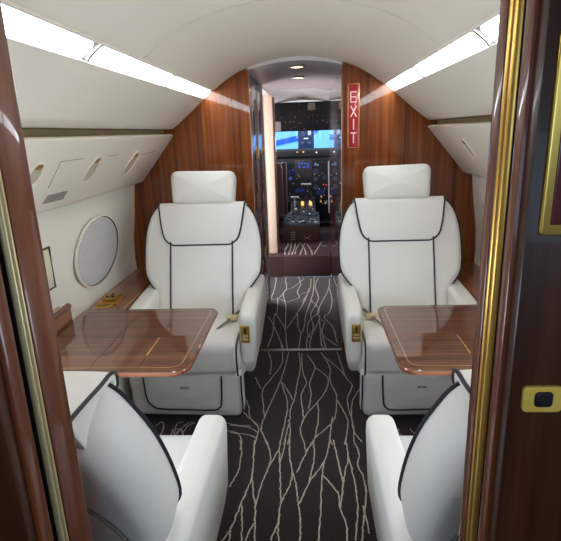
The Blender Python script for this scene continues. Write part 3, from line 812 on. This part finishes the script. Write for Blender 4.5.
# right passage wall
b = MB(); b.box(BX1+.005, .9, YB+.062, 5.06, 0, 1.84); struct(b.build('wall_right.001', GALLEYW))
# entrance vestibule walls left of passage (door stands open to daylight)
b = MB(); b.box(-1.15, -.345, 3.985, 4.02, 0, 1.8); b.box(-1.15, -.36, 4.0, 4.95, 1.76, 1.79); b.box(-1.15, -.42, 4.965, 5.0, 0, 1.8)
struct(b.build('wall_left.001', CKCEIL))
# lit post of the cockpit doorway
pa, pb = atY(265.0, 97, 4.97), atY(277.0, 251, 4.97)
t = thing('doorway_post', (-.375, 4.97, .215), 'bright peach lit post left of the cockpit doorway', 'post')
b = MB(); b.box(-.427, -.335, 4.93, 5.03, .215, 1.76, 0, .006, 2); b.build('post', PEACH, t)
b = MB(); b.box(-.450, -.428, 4.92, 5.03, .215, 1.745, 0, .004, 2); b.build('edge_strip', wood('red_edge', (96, 30, 22), (140, 52, 38), (170, 74, 52), 'Z'), t, 'reddish wood edge')
b = MB(); b.box(-.334, -.318, 4.95, 5.03, .215, 1.74, 0, .003, 2); b.build('edge_strip', wood('brown_edge', (90, 52, 34), (130, 82, 56), (156, 104, 72), 'Z'), t, 'brown wood edge')
# raised cockpit floor and the step
b = MB(); b.box(-1.0, 1.0, 5.06, 7.6, .10, .215); b.box(-1.0, -.275, 4.80, 5.06, -.02, .212); struct(b.build('floor.001', BROWNC))
t = thing('carpeted_step', (-.037, 4.9, 0), 'brown carpeted step in front of the cockpit with pale branching lines', 'step')
b = MB(); b.box(-.27, .206, 4.79, 5.06, 0, .215, 0, .006, 2); st_ = b.build('step_body', BROWNC, t)
b = MB()
LN = [[(95,300),(110,262),(100,250)],[(110,330),(125,290),(130,255)],[(130,330),(150,280),(150,250)],[(150,325),(160,290),(185,255)],[(180,330),(195,290),(210,258)],[(215,330),(210,300),(190,265)],
      [(255,330),(245,300),(220,262)],[(265,325),(290,285),(310,250)],[(300,270),(340,280)],[(365,300),(375,262)],[(90,330),(92,290),(120,270)]]
for L in LN: 
    P = [atZ(270+x/6.01, 200+y/6.01, .216) for x, y in L]
    ribbon(b, [p for p in P if p.y < 5.05 or True], .011, .2165)
b.build('woven_lines', CLINE, st_, 'pale branching lines')

# ------------------------------------------------------------------ cockpit
YP = 6.30
b = MB()
prof = []
for k in range(13):
    x = -.95+1.8*k/12; prof.append((x, 1.79-.22*((x-CEN)/.9)**2))
# headliner sloping down forward
for k in range(12):
    a, c = prof[k], prof[k+1]
    b.quad((a[0], 4.95, a[1]+.02), (c[0], 4.95, c[1]+.02), (c[0], 5.75, c[1]-.055), (a[0], 5.75, a[1]-.055))
    b.quad((a[0], 4.95, a[1]+.05), (c[0], 4.95, c[1]+.05), (c[0], 5.75, c[1]-.025), (a[0], 5.75, a[1]-.025))
b.box(-1.0, -.97, 5.0, 7.0, 0, 1.6); b.box(.93, .96, 4.9, 7.0, 0, 1.6)
b.box(-1.0, .96, 6.95, 7.0, .1, 1.17)
struct(b.build('wall_cockpit', CKCEIL))
# small fittings on the headliner
for px, py in ((302, 93), (303, 98.5)):
    p = atY(px, py, 5.45)
    b = MB(); b.box(p.x-.05, p.x+.05, 5.43, 5.47, p.z-.012, p.z+.006, 0, .004, 2)
    tag(b.build('ceiling_fitting', GRILLE), ('upper' if py < 95 else 'lower')+' small grey fitting on the pale cockpit headliner', 'fitting')
# overhead panel
oy = 5.62
q0, q1 = atY(274.5, 103, oy), atY(331, 130, oy)
t = thing('overhead_switch_panel', ((q0.x+q1.x)/2, oy, q1.z), 'black overhead switch panel above the windshield', 'switch panel')
b = MB(); b.box(q0.x, q1.x, oy, oy+.05, q1.z, q0.z, 0, .006, 2); b.build('panel', BLACKS, t)
rng = random.Random(3)
for r in range(5):
    for c in range(11):
        if rng.random() < .25: continue
        x = q0.x+.06+(q1.x-q0.x-.10)*c/10+rng.uniform(-.01, .01); z = q1.z+.03+(q0.z-q1.z-.06)*r/4+rng.uniform(-.012, .012)
        b = MB(); k = rng.random()
        if k < .6: b.tube([(x, oy+.002, z), (x, oy-.012, z+.006)], .004, 6); m = [WTXT, DIAL, GRILLE][rng.randrange(3)]
        else: b.box(x-.010, x+.010, oy-.006, oy+.001, z-.005, z+.005); m = [DIAL, BASEM, GRILLE][rng.randrange(3)]
        b.build('switch', m, t)
p = atY(311.5, 106.5, oy-.01); b = MB(); b.box(p.x-.04, p.x+.04, oy-.018, oy+.001, p.z-.037, p.z+.037, 0, .004, 2); b.build('speaker_plate', GRILLE, t, 'pale grey square plate')
for px, py, w, h in ((278, 126.5, .032, .05), (330.5, 125.5, .014, .045)):
    p = atY(px, py, oy-.02)
    b = MB(); b.box(p.x-w, p.x+w, oy-.03, oy-.002, p.z-h, p.z+h, 0, .006, 2)
    tag(b.build('sun_visor', WHITEP), ('pale sun visor at left end of the overhead switch panel' if px < 300 else 'narrow pale sun visor at right end of the overhead switch panel'), 'visor')
# windshield
yw = 6.75
def wz(py): return atY(305, py, yw).z
zt, zb = wz(129.2), wz(149.5)
t = thing('windshield', (CEN, yw, zb), 'blue lit windshield in two panes with dark centre post', 'windshield')
for x0, x1 in ((-.80, -.125), (.075, .72)):
    b = MB(); b.box(x0, x1, yw, yw+.012, zb-.06, zt+.12); b.build('pane', GLASS, t)
p0, p1 = atY(298, 140, yw), atY(314, 140, yw)
b = MB(); b.box(p0.x, p1.x, yw-.03, yw+.03, zb-.06, zt+.10, 0, .01, 2); cp = b.build('centre_post', plain('post_navy', (34, 46, 84), .4), t, 'dark blue centre post')
for i, (px, py, w, h, m) in enumerate(((303, 134, .02, .03, DIAL), (309.5, 133, .022, .03, LAV), (306, 138.5, .03, .008, WTXT), (302.5, 143, .02, .02, DIAL), (309, 143, .02, .02, DIAL))):
    p = atY(px, py, yw-.035); b = MB(); b.box(p.x-w, p.x+w, yw-.04, yw-.028, p.z-h, p.z+h, 0, .004, 2); b.build('compass_dial', m, cp)
b = MB(); b.box(-.95, .9, yw-.05, yw+.05, zt-.004, zt+.35, 0, .01, 2); struct(b.build('trim_7', GRILLE))
# glareshield and instrument panel
t = thing('instrument_panel', (CEN, YP, .215), 'black cockpit instrument panel with blue lit screens below the windshield', 'instrument panel')
zg = atY(305, 149, 6.45).z
b = MB(); b.box(-.85, .78, YP-.02, 6.70, zg-.10, zg, 0, .02, 3); b.build('glareshield', GLARE, t)
b = MB(); b.box(-.80, .74, YP, YP+.30, .30, zg-.06, 0, .01, 2); b.build('panel', BLACKP, t)
def onp(px, py, w, h, name, mat, lab=None, d=.006, y=YP):
    p = atY(px, py, y); b = MB(); s = y/F
    b.box(p.x-w*s/2, p.x+w*s/2, y-d, y+.002, p.z-h*s/2, p.z+h*s/2, 0, .002, 2); return b.build(name, mat, t, lab)
def dial(px, py, r, mat=DIAL):
    p = atY(px, py, YP); b = MB(); s = YP/F
    b.lathe([(r*s, -.002), (r*s, .008), (r*s*.8, .008), (r*s*.75, .004)], (p.x, p.y, p.z), (0, -1, 0), 20); b.build('gauge', mat, t)
for px, py in ((286, 166), (292, 172)): onp(px, py, 6, 5, 'display', SCREEND, None, .004)
onp(303.5, 169, 17, 17, 'bezel', BASEM, None, .003)
for px, py in ((299, 163.5), (302, 163.2), (305, 163.4), (308, 164), (299.5, 166.8), (304, 167.2), (308, 166.8)): onp(px, py, 2.0, 1.6, 'screen', SCREEN, 'blue lit readout', .006)
for px, py, r in ((315.5, 164.5, 2.2), (315.5, 171.5, 2.8), (315.5, 179, 2.6), (316, 187, 2.4), (290.5, 178.5, 2.0), (324, 178, 1.8)): dial(px, py, r)
onp(290.5, 178.5, 1.6, 2.2, 'screen', SCREEN, 'blue lit readout', .01)
onp(315.5, 164.3, 1.6, 2.2, 'screen', plain('cyan_dial', (90, 140, 190), .4, emit=.4), 'pale blue gauge face', .01)
onp(306, 184, 10, 1.6, 'placard', WTXT, 'white placard', .008)
onp(300, 190.5, 9, 4, 'display', SCREEND, None, .005)
onp(320, 192, 8, 5, 'display', SCREEND, None, .005)
for px, py in ((323.5, 184.5), (326, 184.7)): onp(px, py, 1.0, 1.4, 'warning_light', REDLAMP, 'small red lamp', .008)
for px, py in ((297.5, 152.2), (303.5, 152), (316.5, 152.4)):
    p = atY(px, py, YP-.02); b = MB(); b.lathe([(.010, 0), (.010, .014), (.006, .018)], (p.x, YP-.018, p.z), (0, -1, 0), 10); b.build('knob', WTXT if px > 310 else BRASS, t)
rng = random.Random(5)
for k in range(46):
    px = rng.uniform(284, 328); py = rng.uniform(160, 206)
    if 295 < px < 312 and 160 < py < 170: continue
    p = atY(px, py, YP); b = MB(); b.lathe([(.007, -.001), (.007, .012), (.004, .014)], (p.x, YP, p.z), (0, -1, 0), 8)
    b.build('knob', [DIAL, GRILLE, WTXT, BASEM][rng.randrange(4)], t)
# centre pedestal
t = thing('centre_pedestal', (-.1, 5.8, .215), 'dark centre pedestal with brown rear panel and throttle levers', 'pedestal')
b = MB(); q0, q1 = atY(283, 225, 5.45), atY(320, 246, 5.45)
b.slab([(5.45, .215), (5.45, q0.z), (5.80, .50), (5.80, .215)], (q0.x, 0, 0), (0, 1, 0), (0, 0, 1), (1, 0, 0), 0, q1.x-q0.x, .006, .006, seg=2); b.slab([(5.79, .215), (5.79, .50), (6.1, .58), (6.285, .60), (6.285, .215)], (q0.x+.07, 0, 0), (0, 1, 0), (0, 0, 1), (1, 0, 0), 0, q1.x-q0.x-.11, .006, .006, seg=2); b.build('body', BLACKP, t)
b = MB(); b.box(q0.x+.004, q1.x-.004, 5.435, 5.45, .216, q0.z-.005, 0, .004, 2); rp = b.build('rear_panel', plain('pedestal_brown', (72, 50, 44), .6), t, 'brown rear panel')
for k in range(4):
    p = atY(293, 232.5+2.4*k, 5.43); b = MB(); b.box(p.x-.027, p.x+.027, 5.43, 5.437, p.z-.005, p.z+.005); b.build('vent_slot', GRILLE, rp)
for sgn in (-1, 1):
    p = atY(307, 238, 5.43); b = MB(); b.tube([(p.x-.035, 5.433, p.z-.02*sgn), (p.x+.035, 5.433, p.z+.02*sgn)], .004, 6); b.build('strap', GRILLE, rp)
def ped_top(y): return q0.z+(.50-q0.z)*(y-5.45)/.35 if y < 5.80 else .50+.08*(y-5.80)/.31
for px, x in ((302.5, 0), (310.5, 1)):
    p = atY(px, 204, 6.0); b = MB(); b.box(p.x-.018, p.x+.018, 5.985, 6.02, ped_top(6.0)-.005, p.z+.03, 0, .004, 2); b.build('lit_switch', AMBER, t, 'amber lit switch')
for px, py in ((300, 199), (306, 198), (312, 199)):
    p = atY(px, py, 6.0); b = MB(); b.tube([(p.x, 6.02, p.z-.14), (p.x, 5.99, p.z)], .008, 8); b.box(p.x-.018, p.x+.018, 5.97, 6.0, p.z-.012, p.z+.014, 0, .005, 2); b.build('lever', BASEM, t)
p = atY(294.5, 197.3, 5.95); b = MB(); b.box(p.x-.05, p.x+.05, 5.95, 5.97, p.z-.011, p.z+.011, 0, .003, 2); b.tube([(p.x, 5.96, ped_top(5.96)-.01), (p.x, 5.96, p.z)], .007, 6); b.build('lever', WTXT, t, 'white flap lever')
rng = random.Random(9)
for k in range(60):
    y = rng.uniform(5.48, 6.1); x = rng.uniform(q0.x+.02, q1.x-.02) if y < 5.78 else rng.uniform(q0.x+.09, q1.x-.06); z = ped_top(y)
    b = MB()
    if rng.random() < .5: b.lathe([(.012, -.004), (.011, .016), (.007, .020)], (x, y, z), (0, -.45, .9), 8)
    else: b.box(x-.016, x+.016, y-.012, y+.012, z-.002, z+.010)
    b.build('knob', [DIAL, GRILLE, WTXT, BASEM, DIAL, BLACKP][rng.randrange(6)], t)
# control yokes
for s, (px, py) in ((-1, (284, 203)), (1, (325.5, 203))):
    p = atY(px, py, 6.12)
    t = thing('control_yoke', (p.x, 6.2, p.z-.06), ('black control yoke left of the centre pedestal' if s < 0 else 'dark control yoke with brass fittings right of the centre pedestal'), 'control yoke', 'control yokes')
    b = MB(); b.tube([(p.x, 6.299, p.z), (p.x, 6.2, p.z), (p.x, 6.12, p.z)], .014, 10); b.build('column', BLACKP, t)
    b = MB(); pts = [(p.x-.05, 6.12, p.z+.08), (p.x-.06, 6.12, p.z+.02), (p.x-.035, 6.12, p.z-.015), (p.x, 6.12, p.z), (p.x+.035, 6.12, p.z-.015), (p.x+.06, 6.12, p.z+.02), (p.x+.05, 6.12, p.z+.08)]
    b.tube(catmull([Vector(q) for q in pts], 4, closed=False), .011, 8); b.build('wheel', BLACKP if s < 0 else BASEM, t)
    rr = random.Random(4+s)
    for k in range(5):
        q = pts[(0, 1, 3, 5, 6)[k]]
        b = MB(); b.lathe([(.011, 0), (.012, .012), (.006, .018)], (q[0], 6.112, q[2]), (0, -1, 0), 8); b.build('button', (BRASS if s > 0 else DIAL), t)
# pilot seats
for s in (-1, 1):
    if s < 0: xc = -.50; lab = 'brown leather pilot seat left of the cockpit doorway'
    else: xc = .47; lab = 'grey and brown pilot seat right of the centre pedestal'
    t = thing('pilot_seat', (xc, 5.7, .215), lab, 'pilot seat', 'pilot seats')
    m = BROWNL
    b = MB(); b.box(xc-.20, xc+.20, 5.55, 6.0, .45, .56, 0, .04); b.build('seat', m, t)
    b = MB(); b.box(xc-.14, xc+.14, 5.6, 5.9, .215, .45, 0, .02); b.build('base', BASEM, t)
    b = MB(); b.slab(rrect(-.215, .215, .50, 1.10, .08), (xc, 5.52, 0), (1, 0, 0), (0, 0, 1), (0, 1, 0), -.07, .06, .03, .03); b.build('backrest', m, t)
    b = MB(); b.slab(rrect(-.13, .13, 1.11, 1.27, .04), (xc, 5.52, 0), (1, 0, 0), (0, 0, 1), (0, 1, 0), -.04, .04, .02, .02); b.build('headrest', m, t)
    b = MB(); xa = xc-s*.232
    b.box(xa-.025, xa+.025, 5.50, 5.56, .52, 1.10, 0, .015); b.build('side_bolster', LAV if s > 0 else BROWNL, t, 'pale lavender grey bolster' if s > 0 else None)

# ------------------------------------------------------------------ outside, seen through the windshield
t = thing('hangar_building', (0, 16, -3), 'pale hangar wall with a blue diagonal stripe seen through windshield', 'building')
b = MB(); b.box(-14, 14, 16, 17, -3, 5); b.build('wall', plain('hangar_pale_blue', (150, 205, 246), .8), t)
def along(px, py): return atY(px, py, 15.98)
for quad in (((262, 143.5), (300, 135.0), (300, 140.5), (262, 149.0)), ((330, 140.5), (336, 141.5), (344, 146), (330, 146.5)), ((314, 129), (320, 129), (314, 135), (313, 135))):
    P = [along(*q) for q in quad]; b = MB()
    b.add(P+[p+V3(0, .05, 0) for p in P], [[0, 1, 2, 3], [4, 7, 6, 5], [0, 4, 5, 1], [1, 5, 6, 2], [2, 6, 7, 3], [3, 7, 4, 0]])
    b.build('stripe', plain('stripe_blue', (24, 92, 196), .7), t, 'royal blue stripe')
b = MB(); b.box(-20, 20, 7.4, 40, -3.05, -3.0); struct(b.build('ground', plain('apron_grey', (150, 150, 150), .9)))

# ------------------------------------------------------------------ light
w = bpy.data.worlds.new('sky'); S.world = w; w.use_nodes = True
bg = w.node_tree.nodes['Background']; bg.inputs[0].default_value = lin((190, 220, 255)); bg.inputs[1].default_value = 1.3
def area(name, loc, to, sx, sy, e, col, spread=180):
    l = bpy.data.lights.new(name, 'AREA'); l.shape = 'RECTANGLE'; l.size = sx; l.size_y = sy; l.energy = e; l.color = col; l.spread = math.radians(spread)
    o = bpy.data.objects.new(name, l); COL.objects.link(o); o.location = loc
    o.rotation_euler = (Vector(to)-Vector(loc)).to_track_quat('-Z', 'Y').to_euler(); return o
# daylight through the oval windows
for n_, x, y, tx in (('daylight_window_right', CEN+1.02, 1.15, -1), ('daylight_window_left', CEN-1.0, 1.15, 1)):
    area(n_, (x, y, .86), (x+tx, y, .80), .48, .32, 2.6, (.70, .85, 1.0))
# daylight of the cabin behind the partition
area('aft_cabin_daylight', (-.06, -1.2, 1.45), (-.06, .8, .7), 1.2, .5, 6.0, (.48, .72, 1.0))
# open entrance door beside the passage
area('entrance_daylight', (-1.1, 4.45, 1.0), (.2, 4.3, .5), .8, 1.5, 14, (1.0, .90, .93))
for n_, x in (('cockpit_fill_left', -.93), ('cockpit_fill_right', .88)):
    area(n_, (x, 6.1, 1.35), (-.05, 5.4, 1.6), 0.6, .25, 15, (.9, .94, 1.0))  # fill lamps added to brighten the headliner; no side windows are built
sl = bpy.data.lights.new('sun', 'SUN'); sl.energy = 1.6; sl.angle = .01; so = bpy.data.objects.new('sun', sl); COL.objects.link(so)
so.rotation_euler = Vector((.25, .6, -.75)).to_track_quat('-Z', 'Y').to_euler()

S.view_settings.view_transform = 'Standard'; S.view_settings.look = 'None'; S.view_settings.gamma = 1; S.view_settings.exposure = 0.8
S.view_settings.use_curve_mapping = False
S.cycles.use_denoising = True
S.cycles.max_bounces = 14; S.cycles.diffuse_bounces = 10; S.cycles.glossy_bounces = 5; S.cycles.sample_clamp_indirect = 6
